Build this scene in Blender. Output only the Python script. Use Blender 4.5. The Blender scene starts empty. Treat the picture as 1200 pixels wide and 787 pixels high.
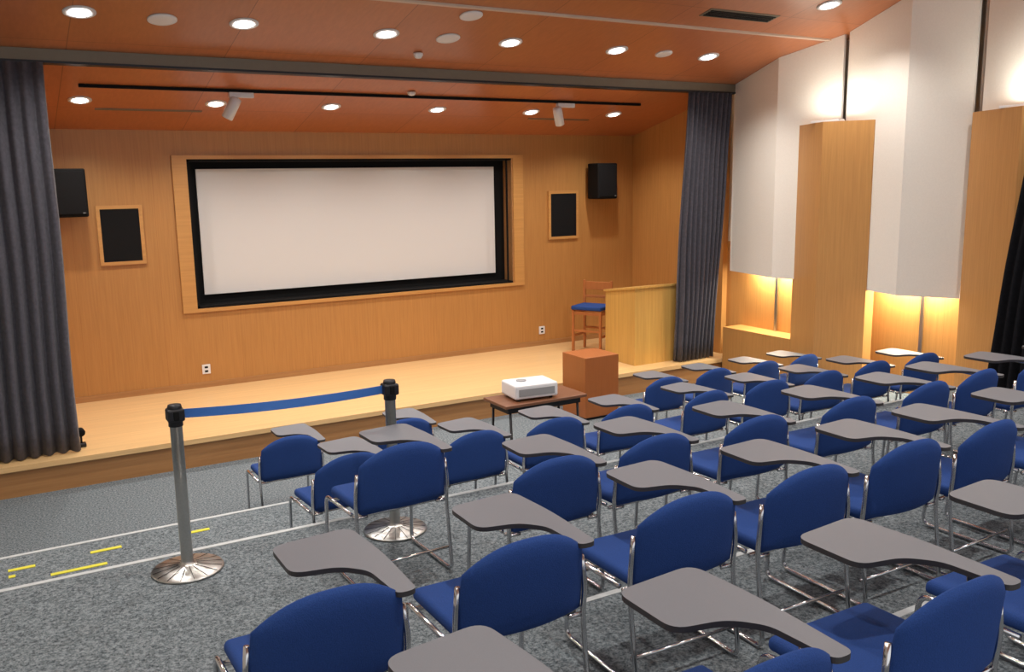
import bpy, bmesh, random
from math import *
from mathutils import Vector, Matrix
random.seed(4)
H=2.8   # camera height above the front floor; z below is given relative to eye level
sc=bpy.context.scene
try: sc.view_settings.view_transform='Standard'; sc.view_settings.look='None'
except Exception: pass

# ---------------------------------------------------------------- materials
def newmat(name):
    m=bpy.data.materials.new(name); m.use_nodes=True
    nt=m.node_tree; b=nt.nodes['Principled BSDF']; return m,nt,b
def lin(c):
    return tuple(((x/255)/12.92 if x/255<=.04045 else ((x/255+.055)/1.055)**2.4) for x in c)+(1,)
def simple(name,rgb,rough=.5,metal=0,noise=0,nscale=40,bump=0,spec=None,sheen=0):
    m,nt,b=newmat(name)
    b.inputs['Roughness'].default_value=rough; b.inputs['Metallic'].default_value=metal
    if spec is not None: b.inputs['Specular IOR Level'].default_value=spec
    if sheen: b.inputs['Sheen Weight'].default_value=sheen
    c=lin(rgb)
    b.inputs['Base Color'].default_value=c
    tc=nt.nodes.new('ShaderNodeTexCoord'); n=nt.nodes.new('ShaderNodeTexNoise')
    n.inputs['Scale'].default_value=nscale; n.inputs['Detail'].default_value=3
    nt.links.new(tc.outputs['Object'],n.inputs['Vector'])
    if noise:
        r=nt.nodes.new('ShaderNodeValToRGB')
        r.color_ramp.elements[0].position=.3; r.color_ramp.elements[1].position=.7
        r.color_ramp.elements[0].color=tuple(x*(1-noise) for x in c[:3])+(1,)
        r.color_ramp.elements[1].color=tuple(min(1,x*(1+noise)) for x in c[:3])+(1,)
        nt.links.new(n.outputs['Fac'],r.inputs['Fac']); nt.links.new(r.outputs['Color'],b.inputs['Base Color'])
    if bump:
        bp=nt.nodes.new('ShaderNodeBump'); bp.inputs['Strength'].default_value=bump; bp.inputs['Distance'].default_value=.01
        nt.links.new(n.outputs['Fac'],bp.inputs['Height']); nt.links.new(bp.outputs['Normal'],b.inputs['Normal'])
    return m
def wood(name,rgb,axis='Z',rough=.4,seams=(),contrast=.16,grain=30,tone=.06,dark=.6):
    m,nt,b=newmat(name); b.inputs['Roughness'].default_value=rough
    L=nt.links.new
    tc=nt.nodes.new('ShaderNodeTexCoord'); mp=nt.nodes.new('ShaderNodeMapping')
    s=[grain,grain,grain]; s['XYZ'.index(axis)]=grain*.035
    mp.inputs['Scale'].default_value=s
    L(tc.outputs['Object'],mp.inputs['Vector'])
    n=nt.nodes.new('ShaderNodeTexNoise'); n.inputs['Scale'].default_value=1; n.inputs['Detail'].default_value=4; n.inputs['Roughness'].default_value=.6
    L(mp.outputs['Vector'],n.inputs['Vector'])
    r=nt.nodes.new('ShaderNodeValToRGB'); c=lin(rgb)
    r.color_ramp.elements[0].position=.3; r.color_ramp.elements[1].position=.7
    r.color_ramp.elements[0].color=(c[0]*(1-contrast),c[1]*(1-contrast*1.25),c[2]*(1-contrast*1.5),1)
    r.color_ramp.elements[1].color=(min(1,c[0]*(1+contrast*.6)),min(1,c[1]*(1+contrast*.7)),min(1,c[2]*(1+contrast*.8)),1)
    L(n.outputs['Fac'],r.inputs['Fac'])
    out=r.outputs['Color']
    sx=nt.nodes.new('ShaderNodeSeparateXYZ'); L(tc.outputs['Object'],sx.inputs[0])
    for (a,per,off,w) in seams:
        ad=nt.nodes.new('ShaderNodeMath'); ad.operation='ADD'; ad.inputs[1].default_value=off+100*per; L(sx.outputs[a],ad.inputs[0])
        md=nt.nodes.new('ShaderNodeMath'); md.operation='MODULO'; md.inputs[1].default_value=per; L(ad.outputs[0],md.inputs[0])
        lt=nt.nodes.new('ShaderNodeMath'); lt.operation='LESS_THAN'; lt.inputs[1].default_value=w; L(md.outputs[0],lt.inputs[0])
        fl=nt.nodes.new('ShaderNodeMath'); fl.operation='DIVIDE'; fl.inputs[1].default_value=per; L(ad.outputs[0],fl.inputs[0])
        f2=nt.nodes.new('ShaderNodeMath'); f2.operation='FLOOR'; L(fl.outputs[0],f2.inputs[0])
        wn=nt.nodes.new('ShaderNodeTexWhiteNoise'); wn.noise_dimensions='1D'; L(f2.outputs[0],wn.inputs['W'])
        mr=nt.nodes.new('ShaderNodeMapRange'); mr.inputs['To Min'].default_value=1-tone; mr.inputs['To Max'].default_value=1+tone*.6; L(wn.outputs['Value'],mr.inputs['Value'])
        vm=nt.nodes.new('ShaderNodeVectorMath'); vm.operation='SCALE'; L(out,vm.inputs[0]); L(mr.outputs['Result'],vm.inputs['Scale'])
        mx=nt.nodes.new('ShaderNodeMixRGB'); L(lt.outputs[0],mx.inputs['Fac']); L(vm.outputs[0],mx.inputs['Color1'])
        mx.inputs['Color2'].default_value=(c[0]*dark,c[1]*dark*.9,c[2]*dark*.8,1)
        out=mx.outputs['Color']
    L(out,b.inputs['Base Color'])
    return m
def emit(name,rgb,st):
    m,nt,b=newmat(name); b.inputs['Base Color'].default_value=(1,1,1,1)
    b.inputs['Emission Color'].default_value=rgb+(1,); b.inputs['Emission Strength'].default_value=st
    return m
M={}
M['wallwood']=wood('back_wall_wood',(182,130,72),'Z',.42,[('X',.91,.1,.004)],.10,55,.02,.8)
M['sidewood']=wood('side_wall_wood',(196,142,80),'Z',.42,[('Y',.9,.35,.004)],.10,55,.02,.8)
M['colwood']=wood('column_wood',(196,144,84),'Z',.42,(),.10,55)
M['ceilwood']=wood('ceiling_wood',(186,114,72),'Y',.33,[('X',1.36,.62,.008),('Y',1.8,.2,.006)],.09,30,.06,.5)
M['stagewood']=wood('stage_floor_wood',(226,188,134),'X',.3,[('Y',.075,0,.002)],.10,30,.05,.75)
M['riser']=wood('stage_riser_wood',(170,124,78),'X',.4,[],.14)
M['trimwood']=wood('frame_wood',(196,144,82),'X',.4,[],.1)
M['lectern']=wood('lectern_wood',(202,160,86),'Z',.4,[],.12)
M['pedestal']=wood('pedestal_wood',(166,98,50),'Z',.4,[],.08,60)
M['tablewood']=wood('table_wood',(120,80,58),'X',.35,[],.15)
M['stoolwood']=wood('stool_wood',(176,108,58),'Z',.4,[],.12)
M['white']=simple('acoustic_panel_white',(236,232,224),.9,0,.02,60)
M['plaster']=simple('plaster_wall',(222,216,204),.9,0,.02,20)
M['screen']=simple('projection_screen_white',(216,214,213),.8)
M['black']=simple('matte_black',(14,14,15),.75,0,.1,80,0,.2)
M['grille']=simple('speaker_grille',(18,18,20),.8,0,.5,260,.3,.2)
M['metal']=simple('chrome',(205,205,208),.18,1)
M['steel']=simple('brushed_steel',(190,189,186),.33,1,.05,90)
M['rail']=simple('grey_rail',(118,108,92),.5,.2,.03,20)
M['seam']=simple('ceiling_track_grey',(206,186,168),.5,.1)
M['darkmetal']=simple('dark_metal',(40,40,44),.45,.5)
M['blue']=simple('blue_fabric',(40,69,131),.85,0,.12,260,.25,.2)
M['tablet']=simple('grey_laminate',(112,114,121),.42,0,.04,300)
M['tedge']=simple('tablet_edge',(58,56,58),.5)
M['curtain']=simple('curtain_grey_velvet',(84,82,90),.95,0,.15,30,.1,.1,.12)
M['curtainR']=simple('curtain_black',(30,30,34),.95,0,.15,30,.1,.1)
M['tape']=simple('white_nosing_tape',(186,190,192),.6,0,.08,20)
M['yellow']=simple('yellow_tape',(214,208,60),.6,0,.05,20)
M['belt']=simple('belt_blue',(50,104,180),.6)
M['pwhite']=simple('white_plastic',(226,226,228),.35)
M['pgrey']=simple('grey_plastic',(150,150,152),.4)
M['lens']=simple('lens_glass',(20,22,30),.08)
M['lamp']=emit('lamp_glow',(1,.97,.93),12)
m,nt,b=newmat('carpet_grey'); b.inputs['Roughness'].default_value=.95; b.inputs['Specular IOR Level'].default_value=.1
tc=nt.nodes.new('ShaderNodeTexCoord'); n=nt.nodes.new('ShaderNodeTexNoise'); n.inputs['Scale'].default_value=58; n.inputs['Detail'].default_value=6; n.inputs['Roughness'].default_value=.85
r=nt.nodes.new('ShaderNodeValToRGB'); r.color_ramp.elements[0].position=.39; r.color_ramp.elements[1].position=.61
r.color_ramp.elements[0].color=lin((54,62,68)); r.color_ramp.elements[1].color=lin((144,152,157))
bp=nt.nodes.new('ShaderNodeBump'); bp.inputs['Strength'].default_value=.4; bp.inputs['Distance'].default_value=.01
nt.links.new(tc.outputs['Object'],n.inputs['Vector']); nt.links.new(n.outputs['Fac'],r.inputs['Fac']); nt.links.new(r.outputs['Color'],b.inputs['Base Color'])
nt.links.new(n.outputs['Fac'],bp.inputs['Height']); nt.links.new(bp.outputs['Normal'],b.inputs['Normal'])
M['carpet']=m

# ---------------------------------------------------------------- mesh builder
class B:
    def __init__(s): s.bm=bmesh.new(); s.mats=[]
    def mi(s,k):
        if k not in s.mats: s.mats.append(k)
        return s.mats.index(k)
    def add(s,verts,faces,mat,smooth=False):
        vs=[s.bm.verts.new(v) for v in verts]; k=s.mi(mat)
        for f in faces:
            try:
                fc=s.bm.faces.new([vs[i] for i in f]); fc.material_index=k; fc.smooth=smooth
            except ValueError: pass
        return vs
    def box(s,x0,x1,y0,y1,z0,z1,mat,bev=0):
        t=bmesh.new(); bmesh.ops.create_cube(t,size=1)
        for v in t.verts: v.co=Vector(((x0+x1)/2+v.co.x*(x1-x0),(y0+y1)/2+v.co.y*(y1-y0),(z0+z1)/2+v.co.z*(z1-z0)))
        if bev: bmesh.ops.bevel(t,geom=t.edges[:],offset=bev,segments=3,affect='EDGES',profile=.5)
        s.merge(t,mat,False)
    def merge(s,t,mat,smooth=False,mtx=None):
        t.verts.index_update()
        vs=[(mtx@v.co if mtx else v.co.copy()) for v in t.verts]
        s.add(vs,[[v.index for v in f.verts] for f in t.faces],mat,smooth); t.free()
    def tube(s,pts,r,mat,seg=10,closed=False):
        pts=[Vector(p) for p in pts]; rings=[]; n=len(pts); prev=None
        for i,p in enumerate(pts):
            a=pts[i-1] if i>0 else (pts[-1] if closed else None); c=pts[i+1] if i<n-1 else (pts[0] if closed else None)
            d=Vector((0,0,0))
            if a is not None: d+=(p-a).normalized()
            if c is not None: d+=(c-p).normalized()
            d.normalize()
            if prev is None:
                u=d.cross(Vector((0,0,1)));
                if u.length<.1: u=d.cross(Vector((1,0,0)))
            else: u=prev-d*prev.dot(d)
            u.normalize(); prev=u; w=d.cross(u)
            rr=r[i] if isinstance(r,(list,tuple)) else r
            rings.append([p+(u*cos(2*pi*k/seg)+w*sin(2*pi*k/seg))*rr for k in range(seg)])
        V=[v for g in rings for v in g]; F=[]
        for i in range(n if closed else n-1):
            j=(i+1)%n
            for k in range(seg): F.append((i*seg+k,i*seg+(k+1)%seg,j*seg+(k+1)%seg,j*seg+k))
        if not closed: F+= [tuple(range(seg))[::-1],tuple((n-1)*seg+k for k in range(seg))]
        s.add(V,F,mat,True)
    def lathe(s,prof,c,mat,seg=32,axis=None):
        V=[];F=[];n=len(prof)
        for (r,z) in prof:
            for k in range(seg):
                a=2*pi*k/seg; p=Vector((r*cos(a),r*sin(a),z))
                if axis: p=axis@p
                V.append(Vector(c)+p)
        for i in range(n-1):
            for k in range(seg): F.append((i*seg+k,i*seg+(k+1)%seg,(i+1)*seg+(k+1)%seg,(i+1)*seg+k))
        F.append(tuple(range(seg))[::-1]); F.append(tuple((n-1)*seg+k for k in range(seg)))
        s.add(V,F,mat,True)
    def prism(s,out,z0,z1,mat,mat_side=None,bev=0):
        t=bmesh.new(); vs=[t.verts.new((x,y,z0)) for x,y in out]; f=t.faces.new(vs)
        r=bmesh.ops.extrude_face_region(t,geom=[f]); 
        for v in r['geom']:
            if isinstance(v,bmesh.types.BMVert): v.co.z=z1
        bmesh.ops.recalc_face_normals(t,faces=t.faces[:])
        t.verts.index_update(); t.normal_update()
        V=[v.co.copy() for v in t.verts]
        s.add(V,[[v.index for v in f.verts] for f in t.faces if abs(f.normal.z)>.7],mat)
        s.add(V,[[v.index for v in f.verts] for f in t.faces if abs(f.normal.z)<=.7],mat_side or mat)
        t.free()
    def done(s,name,loc=(0,0,0),rot=0,sub=0):
        bmesh.ops.recalc_face_normals(s.bm,faces=s.bm.faces[:])
        me=bpy.data.meshes.new(name); s.bm.to_mesh(me); s.bm.free()
        for k in s.mats: me.materials.append(M[k])
        ob=bpy.data.objects.new(name,me); sc.collection.objects.link(ob)
        ob.location=(loc[0],loc[1],loc[2]); ob.rotation_euler=(0,0,rot)
        return ob
def boxo(name,x0,x1,y0,y1,z0,z1,mat,bev=0):
    b=B(); b.box(x0,x1,y0,y1,z0+H,z1+H,mat,bev); return b.done(name)
def fillet(pts,r,seg=5):
    pts=[Vector(p) for p in pts]; out=[pts[0]]
    for i in range(1,len(pts)-1):
        a,p,c=pts[i-1],pts[i],pts[i+1]; u=(a-p).normalized(); w=(c-p).normalized()
        rr=min(r,(a-p).length*.45,(c-p).length*.45); A=p+u*rr; C=p+w*rr
        for k in range(seg+1):
            t=k/seg; out.append(A*(1-t)**2+p*2*t*(1-t)+C*t*t)
    out.append(pts[-1]); return out
def round2d(pts,rads,seg=6):
    n=len(pts); out=[]
    for i in range(n):
        a=Vector(pts[i-1]);p=Vector(pts[i]);c=Vector(pts[(i+1)%n]); u=(a-p).normalized();w=(c-p).normalized()
        r=rads[i] if isinstance(rads,(list,tuple)) else rads
        A=p+u*r;C=p+w*r
        for k in range(seg+1):
            t=k/seg; q=A*(1-t)**2+p*2*t*(1-t)+C*t*t; out.append((q.x,q.y))
    return out

# ---------------------------------------------------------------- room constants
XL=-1.3; XR=8.95; YS=9.06; YB=11.36; ZS=-2.5; REAR=-2.6
tiers=[(-2.6,2.3,-1.9),(2.3,3.3,-2.0),(3.3,5.25,-2.12),(5.25,6.76,-2.5),(6.76,YS+.05,-2.8)]
b=B()
for (y0,y1,z) in tiers: b.box(XL-.2,XR+.2,y0,y1,-.3,z+H,'carpet')
b.done('floor')
b=B()
for (y0,y1,z) in tiers[:-1]:
    b.box(XL,XR-.02,y1-.032,y1+.004,z+H-.02,z+H+.004,'tape')
b.done('trim_1')
b=B()
for (x,y,l,z,a) in [(-.12,6.47,.16,-2.5,0),(.38,6.5,.2,-2.5,0),(.12,6.25,.34,-2.5,0),(.98,6.5,.2,-2.5,0),(-.12,6.36,.04,-2.5,0)]:
    b.box(x,x+l,y,y+.04,z+H,z+H+.004,'yellow')
b.done('yellow_floor_tape')
# stage
b=B()
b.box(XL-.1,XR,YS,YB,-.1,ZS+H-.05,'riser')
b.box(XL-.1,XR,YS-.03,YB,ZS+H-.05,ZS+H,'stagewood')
b.done('stage_platform')
# back wall of stage with screen recess
ox0,ox1,oz0,oz1=2.12,6.65,-1.505,.305
b=B()
b.box(-.0,ox0,YB,YB+.12,ZS+H,.7+H,'wallwood'); b.box(ox1,XR+.2,YB,YB+.12,ZS+H,.7+H,'wallwood')
b.box(ox0,ox1,YB,YB+.12,ZS+H,oz0+H,'wallwood'); b.box(ox0,ox1,YB,YB+.12,oz1+H,.7+H,'wallwood')
b.done('wall_back')
b=B(); t=.17
b.box(ox0-t,ox1+t,YB-.03,YB,oz1+H,oz1+H+.045,'trimwood'); b.box(ox0-t,ox1+t,YB-.03,YB,oz0+H-.045,oz0+H,'trimwood')
b.box(ox0-t,ox0,YB-.03,YB,oz0+H,oz1+H,'trimwood'); b.box(ox1,ox1+t,YB-.03,YB,oz0+H,oz1+H,'trimwood')
b.done('trim_2')
b=B() # black recess box + screen; right side coloured brown to imitate a glass reflection
b.box(ox0,ox0+.03,YB-.012,YB+.25,oz0+H,oz1+H,'black'); b.box(ox1-.02,ox1,YB-.012,YB+.25,oz0+H,oz1+H,'riser')
b.box(ox0,ox1-.02,YB-.012,YB+.25,oz0+H,oz0+H+.03,'black'); b.box(ox0,ox1-.02,YB-.012,YB+.25,oz1+H-.03,oz1+H,'black')
b.box(ox0,ox1,YB+.23,YB+.27,oz0+H,oz1+H,'black')
b.box(2.26,6.45,YB+.19,YB+.22,-1.36+H,.19+H,'screen')
b.box(ox1-.10,ox1-.085,YB-.012,YB+.02,oz0+H,oz1+H,'black')
b.done('projection_screen')
boxo('baseboard_back',.3,8.86,YB-.02,YB,ZS,ZS+.07,'riser')
b=B(); b.box(.12,.3,YS+.25,YB,ZS+H,1.3+H,'sidewood'); b.done('wall_stage_left')
b=B(); b.box(8.86,9.1,YS+.25,YB,ZS+H,1.3+H,'sidewood'); b.done('wall_stage_right')
b=B(); b.box(XL,.12,YS+.25,YS+.4,ZS+H,1.3+H,'plaster'); b.done('wall_proscenium_left')
# ceilings
def slab(b,x0,x1,y0,z0,y1,z1,th,mat):
    b.add([(x0,y0,z0+H),(x1,y0,z0+H),(x1,y1,z1+H),(x0,y1,z1+H),(x0,y0,z0+H+th),(x1,y0,z0+H+th),(x1,y1,z1+H+th),(x0,y1,z1+H+th)],
          [(0,1,2,3),(7,6,5,4),(0,4,5,1),(1,5,6,2),(2,6,7,3),(3,7,4,0)],mat)
def zc(Y): return 1.17+.225*(9.1-Y)     # hall ceiling height
def zs(Y): return .64+.245*(YB-Y)       # stage ceiling height
b=B(); slab(b,0,XR+.2,9.1,zs(9.1),YB+.15,zs(YB+.15),.12,'ceilwood'); b.done('ceiling_stage')
b=B(); slab(b,XL-.2,XR+.3,3.0,zc(3.0),9.1,zc(9.1),.12,'ceilwood'); slab(b,XL-.2,XR+.3,REAR,zc(3.0),3.0,zc(3.0),.12,'ceilwood'); b.done('ceiling')
b=B(); b.box(XL,8.8,9.0,9.14,1.09+H,1.19+H,'rail'); b.box(XL,8.8,8.99,9.15,1.07+H,1.09+H,'darkmetal'); b.done('trim_3')
b=B(); slab(b,XL,8.9,7.42,zc(7.42)-.02,7.45,zc(7.45)-.02,.02,'seam'); b.done('trim_4')
boxo('wall_left',XL-.2,XL,REAR,YS+.3,-2.8,3.0,'plaster')
b=B(); b.box(XR,XR+.2,REAR,YS+.25,-.0,-.9+H,'sidewood'); b.box(XR,XR+.2,REAR,YS+.25,-.9+H,3.0+H,'plaster'); b.done('wall_right')
boxo('trim_5',8.62,XR,7.3,YS-.04,-2.8,-2.05,'sidewood')
def fold(name,P,z0,z1fn,mat,th=.03):
    b=B(); V=[];F=[]
    for (x,y) in P: V+= [(x,y,z0+H),(x,y,z1fn(y)+H)]
    for (x,y) in P: V+= [(x+th,y,z0+H),(x+th,y,z1fn(y)+H)]
    n=len(P)
    for i in range(n-1):
        a=2*i;c=2*n+2*i
        F+=[(a,a+2,a+3,a+1),(c,c+1,c+3,c+2),(a,c,c+2,a+2),(a+1,a+3,c+3,c+1)]
    F+=[(0,1,2*n+1,2*n),(2*n-2,4*n-2,4*n-1,2*n-1)]
    b.add(V,F,mat); return b.done(name)
top=lambda y: zc(y)-.002
fold('acoustic_panel',[(8.72,9.02),(8.50,8.05),(8.72,7.27)],-1.28,top,'white')
fold('acoustic_panel',[(8.72,7.20),(8.44,6.20),(8.72,5.64)],-1.31,top,'white')
fold('acoustic_panel',[(8.72,5.54),(8.46,4.6),(8.72,3.9)],-1.31,top,'white')
fold('acoustic_panel',[(8.72,3.8),(8.46,2.9),(8.72,2.2)],-1.31,top,'white')
def column(name,P,z0,z1):
    b=B(); b.prism([(x,y) for x,y in P],z0+H,z1+H,'colwood'); return b.done(name)
column('wood_pilaster',[(8.60,7.80),(8.28,7.15),(8.56,6.68),(8.70,6.68),(8.70,7.80)],-2.8,.585)
column('wood_pilaster',[(8.60,5.56),(8.24,4.85),(8.56,4.30),(8.70,4.30),(8.70,5.56)],-2.5,.585)
for (y,z0,z1,x) in [(7.235,-1.31,1.5,8.80),(8.35,-2.05,-1.2,8.93),(6.2,-2.6,-1.2,8.93),(5.59,-1.31,2.0,8.80)]:
    boxo('trim_6',x-.02,x,y-.02,y+.02,z0,min(z1,zc(y)-.01),'steel')
# ---------------------------------------------------------------- curtains
def curtain(name,top,bot,z0,z1,mat,folds,amp,along='X'):
    b=B(); n=folds*10; rows=14; V=[];F=[]
    ph=[random.uniform(-.5,.5) for _ in range(folds+2)]
    for j in range(rows+1):
        t=j/rows; z=z1+(z0-z1)*t
        a=top[0]+(bot[0]-top[0])*t; c=top[1]+(bot[1]-top[1])*t
        for i in range(n+1):
            s=i/n; q=s*folds; k=int(q)
            w=sin(2*pi*q+ph[k]*.6*sin(pi*(q-k)))*amp*(.65+.5*t)*(1+.35*ph[k])+ .02*sin(5*s+3*t)
            p=a+(c-a)*s+ .008*sin(9*t+4*s)
            o=top[2]+(bot[2]-top[2])*t
            V.append((p,o+w,z+H) if along=='X' else (o+w,p,z+H))
    for j in range(rows):
        for i in range(n):
            k=j*(n+1)+i; F.append((k,k+1,k+n+2,k+n+1))
    b.add(V,F,mat,True); ob=b.done(name)
    md=ob.modifiers.new('thick','SOLIDIFY'); md.thickness=.008
    return ob
curtain('stage_curtain',(-1.2,.55,9.0),(-1.2,.54,9.22),ZS+.01,1.07,'curtain',15,.05)
curtain('stage_curtain',(7.93,8.64,9.0),(7.93,8.60,9.2),ZS+.01,1.07,'curtain',9,.05)
curtain('side_curtain',(4.1,4.66,8.12),(4.0,4.98,8.08),-2.48,.40,'curtainR',8,.045,'Y')
b=B(); b.tube([(8.12,3.9,.41+H),(8.12,4.72,.41+H)],.012,'darkmetal'); b.done('curtain_rod')
# ---------------------------------------------------------------- lights & ceiling fixtures
def basis(sl): return Matrix.Rotation(atan(sl),3,'X')
def spot(x,y,z,e,ang=130,blend=.8,r=.06,col=(1,.955,.89),name='downlight_lamp'):
    L=bpy.data.lights.new(name,'SPOT'); L.energy=e; L.spot_size=radians(ang); L.spot_blend=blend; L.shadow_soft_size=r; L.color=col
    o=bpy.data.objects.new(name,L); sc.collection.objects.link(o); o.location=(x,y,z+H)
    return o
def downlight(x,y,zf,sl,e,r=.095,ang=135):
    z=zf(y); A=basis(sl)
    b=B()
    b.lathe([(r+.03,.0),(r+.03,-.008),(r+.015,-.014),(r-.005,-.010),(r-.012,.004)],(x,y,z+H),'pwhite',32,A)
    b.lathe([(r*.74,-.012),(r*.70,-.018),(r*.35,-.021),(.002,-.022)],(x,y,z+H),'lamp',24,A)
    o=b.done('recessed_downlight')
    L=spot(x,y,z-.035,e,ang); L.parent=o; L.location=(x,y,z-.035+H)
E1,E2,E3=135,108,165
for x in (.8,2.1,3.43,4.79,6.14,7.47): downlight(x,8.17,zc,-.225,E1)
for x in (.94,2.30,3.62,5.0,6.38,7.74): downlight(x,10.37,zs,-.245,E2,.085)
for x in (.4,2.8,5.3,7.72): downlight(x,6.65,zc,-.225,E3)
for y in (4.3,1.6):  # unseen downlights, added over the audience as fill light
    for x in (.2,2.6,5.0,7.4): downlight(x,y,(lambda Y: zc(max(Y,3.0))),(-.225 if y>3 else 0),E3*1.15)
def disc(name,x,y,r):
    b=B(); b.lathe([(r,0),(r,-.010),(r*.9,-.016),(r*.6,-.018),(.002,-.018)],(x,y,zc(y)+H),'pwhite',28,basis(-.225)); b.done(name)
disc('ceiling_speaker',1.43,8.2,.12); disc('ceiling_speaker',4.08,8.17,.12); disc('ceiling_speaker',4.05,7.62,.11); disc('ceiling_speaker',6.8,8.17,.10)
b=B(); b.lathe([(.05,0),(.05,-.02),(.03,-.05),(.002,-.055)],(3.95,8.6,zc(8.6)+H),'pwhite',20); b.done('smoke_detector')
b=B(); b.lathe([(.05,0),(.05,-.02),(.03,-.04),(.002,-.045)],(4.4,9.8,zs(9.8)+H),'pwhite',20); b.done('smoke_detector')
b=B(); 
for k in range(4): slab(b,6.45,7.35,7.02+k*.035,zc(7.02+k*.035)-.012,7.04+k*.035,zc(7.04+k*.035)-.012,.012,'black')
slab(b,6.42,7.38,6.99,zc(6.99)-.006,7.17,zc(7.17)-.006,.006,'rail'); b.done('air_vent')
b=B(); slab(b,1.1,2.2,10.62,zs(10.62)-.008,10.66,zs(10.66)-.008,.008,'rail'); slab(b,6.5,7.5,10.62,zs(10.62)-.008,10.66,zs(10.66)-.008,.008,'rail'); b.done('air_vent')
yt=9.92
b=B(); slab(b,.9,7.85,yt-.02,zs(yt)-.03,yt+.02,zs(yt)-.03,.03,'black'); b.done('lighting_track')
def track_spot(x):
    b=B(); z=zs(yt)-.03+H
    b.box(x-.02,x+.24,yt-.035,yt+.035,z-.055,z,'pwhite',.008)
    b.tube([(x,yt,z-.05),(x,yt,z-.12)],.014,'pwhite')
    A=(Vector((-.5,.3,-1))).to_track_quat('Z','Y').to_matrix()
    if x>4: A=(Vector((.4,.3,-1))).to_track_quat('Z','Y').to_matrix()
    b.lathe([(.03,-.13),(.055,-.12),(.06,-.06),(.06,.11),(.052,.115),(.05,.09),(.002,.09)],(x,yt,z-.17),'pwhite',24,A)
    b.done('track_spotlight')
track_spot(2.36); track_spot(6.52)
def area(name,loc,sx,sy,e,rot,col=(1,.88,.62)):
    L=bpy.data.lights.new(name,'AREA'); L.shape='RECTANGLE'; L.size=sx; L.size_y=sy; L.energy=e; L.color=col
    o=bpy.data.objects.new(name,L); sc.collection.objects.link(o); o.location=(loc[0],loc[1],loc[2]+H); o.rotation_euler=rot
for y in (7.2,4.95):
    b=B(); b.box(8.36,8.46,y-.2,y+.2,.585+H,.61+H,'pwhite',.005); b.done('uplight_fixture')
    area('uplight_lamp',(8.41,y,.64),.08,.4,7,(pi,0,0),(1,.95,.82))
for y in (8.3,6.3,5.0):
    area('under_panel_lamp',(8.84,y,-1.20),.14,.8,32,(0,0,0),(1,.97,.78))
# ---------------------------------------------------------------- stage objects
def wallspeaker(x0,x1,z0,z1):
    b=B(); b.box(x0,x1,YB-.36,YB-.08,z0+H,z1+H,'black',.02); b.box(x0+.02,x1-.02,YB-.37,YB-.35,z0+H+.03,z1+H-.03,'grille',.008)
    b.box(x1-.06,x1-.035,YB-.372,YB-.37,z0+H+.04,z0+H+.05,'pgrey')
    b.box((x0+x1)/2-.05,(x0+x1)/2+.05,YB-.1,YB,(z0+z1)/2+H-.08,(z0+z1)/2+H+.08,'darkmetal'); b.done('wall_speaker')
wallspeaker(.65,.98,-.33,.2); wallspeaker(7.93,8.29,-.31,.22)
for (x0,x1,z0,z1) in [(1.12,1.54,-.87,-.26),(7.30,7.76,-.86,-.22)]:
    b=B(); b.box(x0,x1,YB-.025,YB-.001,z0+H,z1+H,'grille')
    t=.04
    b.box(x0-t,x1+t,YB-.03,YB,z1+H,z1+t+H,'trimwood'); b.box(x0-t,x1+t,YB-.03,YB,z0-t+H,z0+H,'trimwood')
    b.box(x0-t,x0,YB-.03,YB,z0+H,z1+H,'trimwood'); b.box(x1,x1+t,YB-.03,YB,z0+H,z1+H,'trimwood'); b.done('recessed_wall_speaker')
def outlet(x,z):
    b=B(); b.box(x-.05,x+.05,YB-.012,YB,z-.06+H,z+.06+H,'pwhite',.004)
    for dz in (-.025,.025): b.box(x-.02,x+.02,YB-.014,YB-.01,z+dz-.012+H,z+dz+.012+H,'black')
    b.done('wall_outlet')
outlet(2.17,-2.27); outlet(7.13,-2.27)
# lectern
b=B()
x0,x1,y0,y1=7.32,8.10,9.32,9.98; zb=ZS+H
b.add([(x0,y0,zb),(x1,y0,zb),(x1,y1,zb),(x0,y1,zb),(x0,y0,zb+1.04),(x1,y0,zb+1.04),(x1,y1,zb+.95),(x0,y1,zb+.95)],
          [(3,2,1,0),(4,5,6,7),(0,1,5,4),(1,2,6,5),(2,3,7,6),(3,0,4,7)],'lectern')
b.add([(x0-.02,y0-.02,zb+1.042),(x1+.02,y0-.02,zb+1.042),(x1+.02,y1+.02,zb+.947),(x0-.02,y1+.02,zb+.947),
       (x0-.02,y0-.02,zb+1.07),(x1+.02,y0-.02,zb+1.07),(x1+.02,y1+.02,zb+.975),(x0-.02,y1+.02,zb+.975)],
      [(3,2,1,0),(4,5,6,7),(0,1,5,4),(1,2,6,5),(2,3,7,6),(3,0,4,7)],'lectern')
b.done('lectern')
# high stool chair with back
b=B(); W=.44
for sx in (-1,1):
    b.box(sx*W/2-.018,sx*W/2+.018,-.2,-.165,0,.62,'stoolwood',.005)
    b.box(sx*W/2-.018,sx*W/2+.018,.165,.2,0,1.02,'stoolwood',.005)
    b.box(sx*W/2-.012,sx*W/2+.012,-.18,.18,.22,.25,'stoolwood'); b.box(sx*W/2-.012,sx*W/2+.012,-.18,.18,.55,.6,'stoolwood')
for y in (-.18,.18):
    b.box(-W/2,W/2,y-.012,y+.012,.3,.33,'stoolwood'); b.box(-W/2,W/2,y-.012,y+.012,.55,.6,'stoolwood')
b.box(-W/2,W/2,.172,.195,.88,1.0,'stoolwood',.006); b.box(-W/2,W/2,.172,.195,.76,.80,'stoolwood',.006)
b.box(-W/2-.02,W/2+.02,-.22,.19,.62,.68,'blue',.018)
b.done('high_stool',(7.50,10.55,ZS+H),radians(-62))
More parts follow.
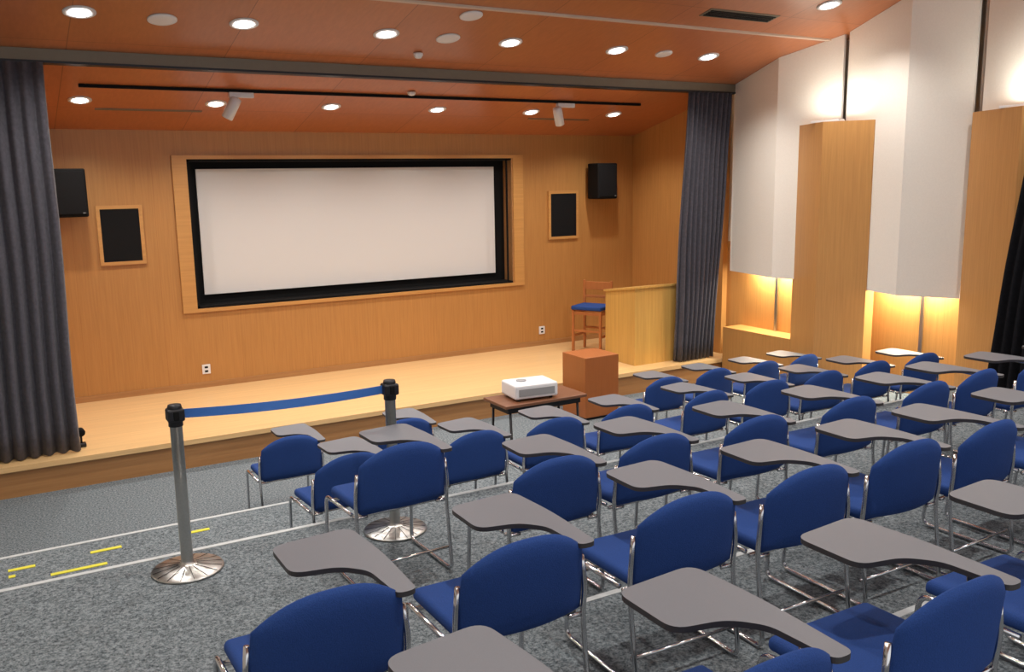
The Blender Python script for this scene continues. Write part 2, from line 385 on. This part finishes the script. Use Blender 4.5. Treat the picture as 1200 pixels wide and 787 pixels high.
b=B(); b.box(-.04,.04,-.04,.04,0,.04,'darkmetal',.01); b.tube([(0,0,.04),(0,0,.12)],.01,'darkmetal'); b.lathe([(.015,-.05),(.035,-.04),(.04,.04),(.03,.05)],(0,0,.15),'black',20,Matrix.Rotation(pi/2,3,'X')); b.done('stage_floor_light',(.57,9.38,ZS+H))
b=B(); b.box(5.80,6.28,8.30,8.78,.03,.75,'pedestal',.006); b.box(5.83,6.25,8.33,8.75,0,.03,'darkmetal'); b.done('wooden_pedestal')
b=B(); tx0,tx1,ty0,ty1=4.02,4.95,7.05,7.50
b.box(tx0,tx1,ty0,ty1,.67,.70,'tablewood',.006); b.box(tx0+.05,tx1-.05,ty0+.05,ty1-.05,.61,.67,'darkmetal')
for x in (tx0+.08,tx1-.08):
    b.tube(fillet([(x,ty0+.06,.62),(x,ty0+.02,.02),(x,ty1-.02,.02),(x,ty1-.06,.62)],.03),.013,'darkmetal')
b.tube([(tx0+.08,(ty0+ty1)/2,.02),(tx1-.08,(ty0+ty1)/2,.3)],.008,'darkmetal')
b.done('projector_table')
b=B()
b.box(-.23,.23,-.17,.17,.02,.16,'pwhite',.02); b.box(-.19,.19,-.175,-.165,.05,.12,'pgrey')
b.lathe([(.05,-.02),(.05,.02),(.035,.022),(.033,.01),(.002,.012)],(.1,.175,.09),'lens',24,Matrix.Rotation(-pi/2,3,'X'))
b.lathe([(.05,0),(.05,.012),(.03,.014),(.002,.014)],(-.08,.02,.158),'pgrey',20)
for x in (-.17,.17):
    for y in (-.12,.12): b.lathe([(.018,0),(.018,.025)],(x,y,0),'darkmetal',12)
b.done('projector',(4.42,7.28,.70),radians(-6))
# ---------------------------------------------------------------- stanchions
def stanchion(x,y,z,h=.95):
    b=B()
    b.lathe([(.19,0),(.195,.006),(.19,.014),(.12,.022),(.05,.035),(.033,.05),(.0325,.06),(.0325,h-.12),(.034,h-.12)],(0,0,0),'steel',40)
    for k in range(16):
        a=2*pi*k/16; b.tube([(.05*cos(a),.05*sin(a),.037),(.185*cos(a),.185*sin(a),.016)],.0015,'darkmetal',5)
    b.lathe([(.034,h-.12),(.038,h-.118),(.038,h-.012),(.034,h),(.002,h)],(0,0,0),'darkmetal',28)
    b.box(-.045,.045,-.045,.045,h-.09,h-.02,'darkmetal',.012); b.box(-.015,.015,-.05,.05,h-.08,h-.03,'black',.004)
    return b.done('stanchion_post',(x,y,z))
s1=stanchion(.77,4.98,-2.12+H); s2=stanchion(1.98,4.88,-2.12+H)
b=B(); z=-2.12+H+.95-.055; n=16; V=[];F=[]
for i in range(n+1):
    t=i/n; x=.815+(1.935-.815)*t; y=4.978+(4.885-4.978)*t; s=-.018*4*t*(1-t); tw=.25*sin(pi*t)
    V+=[(x,y-.025*sin(tw),z-.025+s),(x,y+.025*sin(tw),z+.025+s),(x,y+.003+.025*sin(tw),z+.025+s),(x,y+.003-.025*sin(tw),z-.025+s)]
for i in range(n):
    for k in range(4): F.append((4*i+k,4*i+(k+1)%4,4*i+4+(k+1)%4,4*i+4+k))
b.add(V,F,'belt'); b.done('stanchion_belt')
# ---------------------------------------------------------------- tablet-arm chair
def make_chair():
    b=B()
    nx,nz=18,10; V=[];F=[]; W=.255; z0,z1=.43,.785
    def back(u,v,side):
        x=W*u*(1-.05*v*v) ; topz=z1-.10*abs(u)**2.4
        z=z0+(topz-z0)*v
        e=max(abs(u),abs(2*v-1)); th=.020*(1-e**6)+.004
        y=-.035*(v)+.05*u*u + .02
        return Vector((x,y-.03+(th if side else -th),z))
    for side in (0,1):
        for j in range(nz+1):
            for i in range(nx+1): V.append(back(-1+2*i/nx,j/nz,side))
    N=(nx+1)*(nz+1)
    for s_ in (0,1):
        for j in range(nz):
            for i in range(nx):
                k=s_*N+j*(nx+1)+i; F.append((k,k+1,k+nx+2,k+nx+1))
    bd=[i for i in range(nx+1)]+[j*(nx+1)+nx for j in range(1,nz+1)]+[nz*(nx+1)+i for i in range(nx-1,-1,-1)]+[j*(nx+1) for j in range(nz-1,0,-1)]
    for a,c in zip(bd,bd[1:]+bd[:1]): F.append((a,c,c+N,a+N))
    b.add(V,F,'blue',True)
    t=bmesh.new(); bmesh.ops.create_cube(t,size=1)
    for v in t.verts: v.co=Vector((v.co.x*.47,v.co.y*.44+.26,v.co.z*.055+.43))
    bmesh.ops.bevel(t,geom=t.edges[:],offset=.024,segments=4,affect='EDGES',profile=.5)
    for v in t.verts:
        if v.co.y>.38: v.co.z-=(v.co.y-.38)**2*1.5
        if v.co.z>.44: v.co.z-=.012*(1-min(1,(v.co.x/.2)**2))
    b.merge(t,'blue',True)
    r=.0105
    for sx in (-1,1):
        x=sx*.262
        b.tube(fillet([(sx*.252,.022,.64),(sx*.266,.018,.52),(x,.03,.40),(x,-.02,.012),(x,.50,.012),(x,.47,.40),(x,.10,.405)],.05,6),r,'metal',10)
        b.tube(fillet([(sx*.20,.03,.405),(x,.03,.405)],.01),r*.9,'metal',8)
    for y,z in ((.08,.395),(.42,.385)): b.tube([(-.26,y,z),(.26,y,z)],r,'metal',8)
    b.tube([(-.26,.02,.13),(.26,.02,.13)],r*.8,'metal',8)
    b.tube(fillet([(.262,.12,.405),(.285,.12,.43),(.272,.13,.685)],.03),.011,'metal',10)
    b.tube(fillet([(.27,.13,.67),(.26,.28,.675),(.20,.40,.68)],.05),.009,'metal',8)
    out=round2d([(.215,-.03),(.285,-.03),(.300,.30),(.28,.585),(-.03,.56),(-.03,.30),(.13,.265),(.202,.18)],[.03,.03,.1,.06,.055,.05,.05,.035],6)
    b.prism(out,.688,.706,'tablet','tedge')
    return b
cb=make_chair(); first=cb.done('tablet_arm_chair'); 
rows=[(1.40,-1.9,[.80,1.50,2.25,3.02,3.68,4.4]),
      (2.52,-2.0,[.79,1.50,2.27,2.93,3.60,4.22,4.93,5.65]),
      (3.55,-2.12,[2.30,2.95,3.67,4.45,5.19,5.80,6.5,7.2]),
      (4.15,-2.12,[1.75]),
      (5.32,-2.5,[1.87,2.79,3.45,4.12,4.93,5.62,6.3,7.0,7.7]),
      (6.95,-2.8,[1.95,2.95,5.85,6.55,7.25,7.9])]
k=0
for y,z,xs in rows:
    for x in xs:
        ob=first if k==0 else bpy.data.objects.new('tablet_arm_chair',first.data)
        if k: sc.collection.objects.link(ob)
        ob.location=(x,y+random.uniform(-.02,.02),z+H+.002); ob.rotation_euler=(0,0,radians(random.uniform(-3,3))); k+=1
# ---------------------------------------------------------------- world and camera
w=bpy.data.worlds.new('World'); sc.world=w; w.use_nodes=True
w.node_tree.nodes['Background'].inputs[0].default_value=(.97,.98,1,1); w.node_tree.nodes['Background'].inputs[1].default_value=1.1
p,yaw,roll=radians(9.96),radians(30.17),radians(.97)
F=Vector((sin(yaw)*cos(p),cos(yaw)*cos(p),-sin(p))); r=Vector((cos(yaw),-sin(yaw),0)); d=-r.cross(F)
r2=r*cos(roll)+d*sin(roll); d2=-r*sin(roll)+d*cos(roll)
cam=bpy.data.cameras.new('camera'); co=bpy.data.objects.new('camera',cam); sc.collection.objects.link(co)
mt=Matrix((r2,-d2,-F)).transposed().to_4x4(); mt.translation=Vector((0,0,H)); co.matrix_world=mt
cam.sensor_width=36; cam.lens=36*1043/1200; cam.clip_start=.05
sc.camera=co
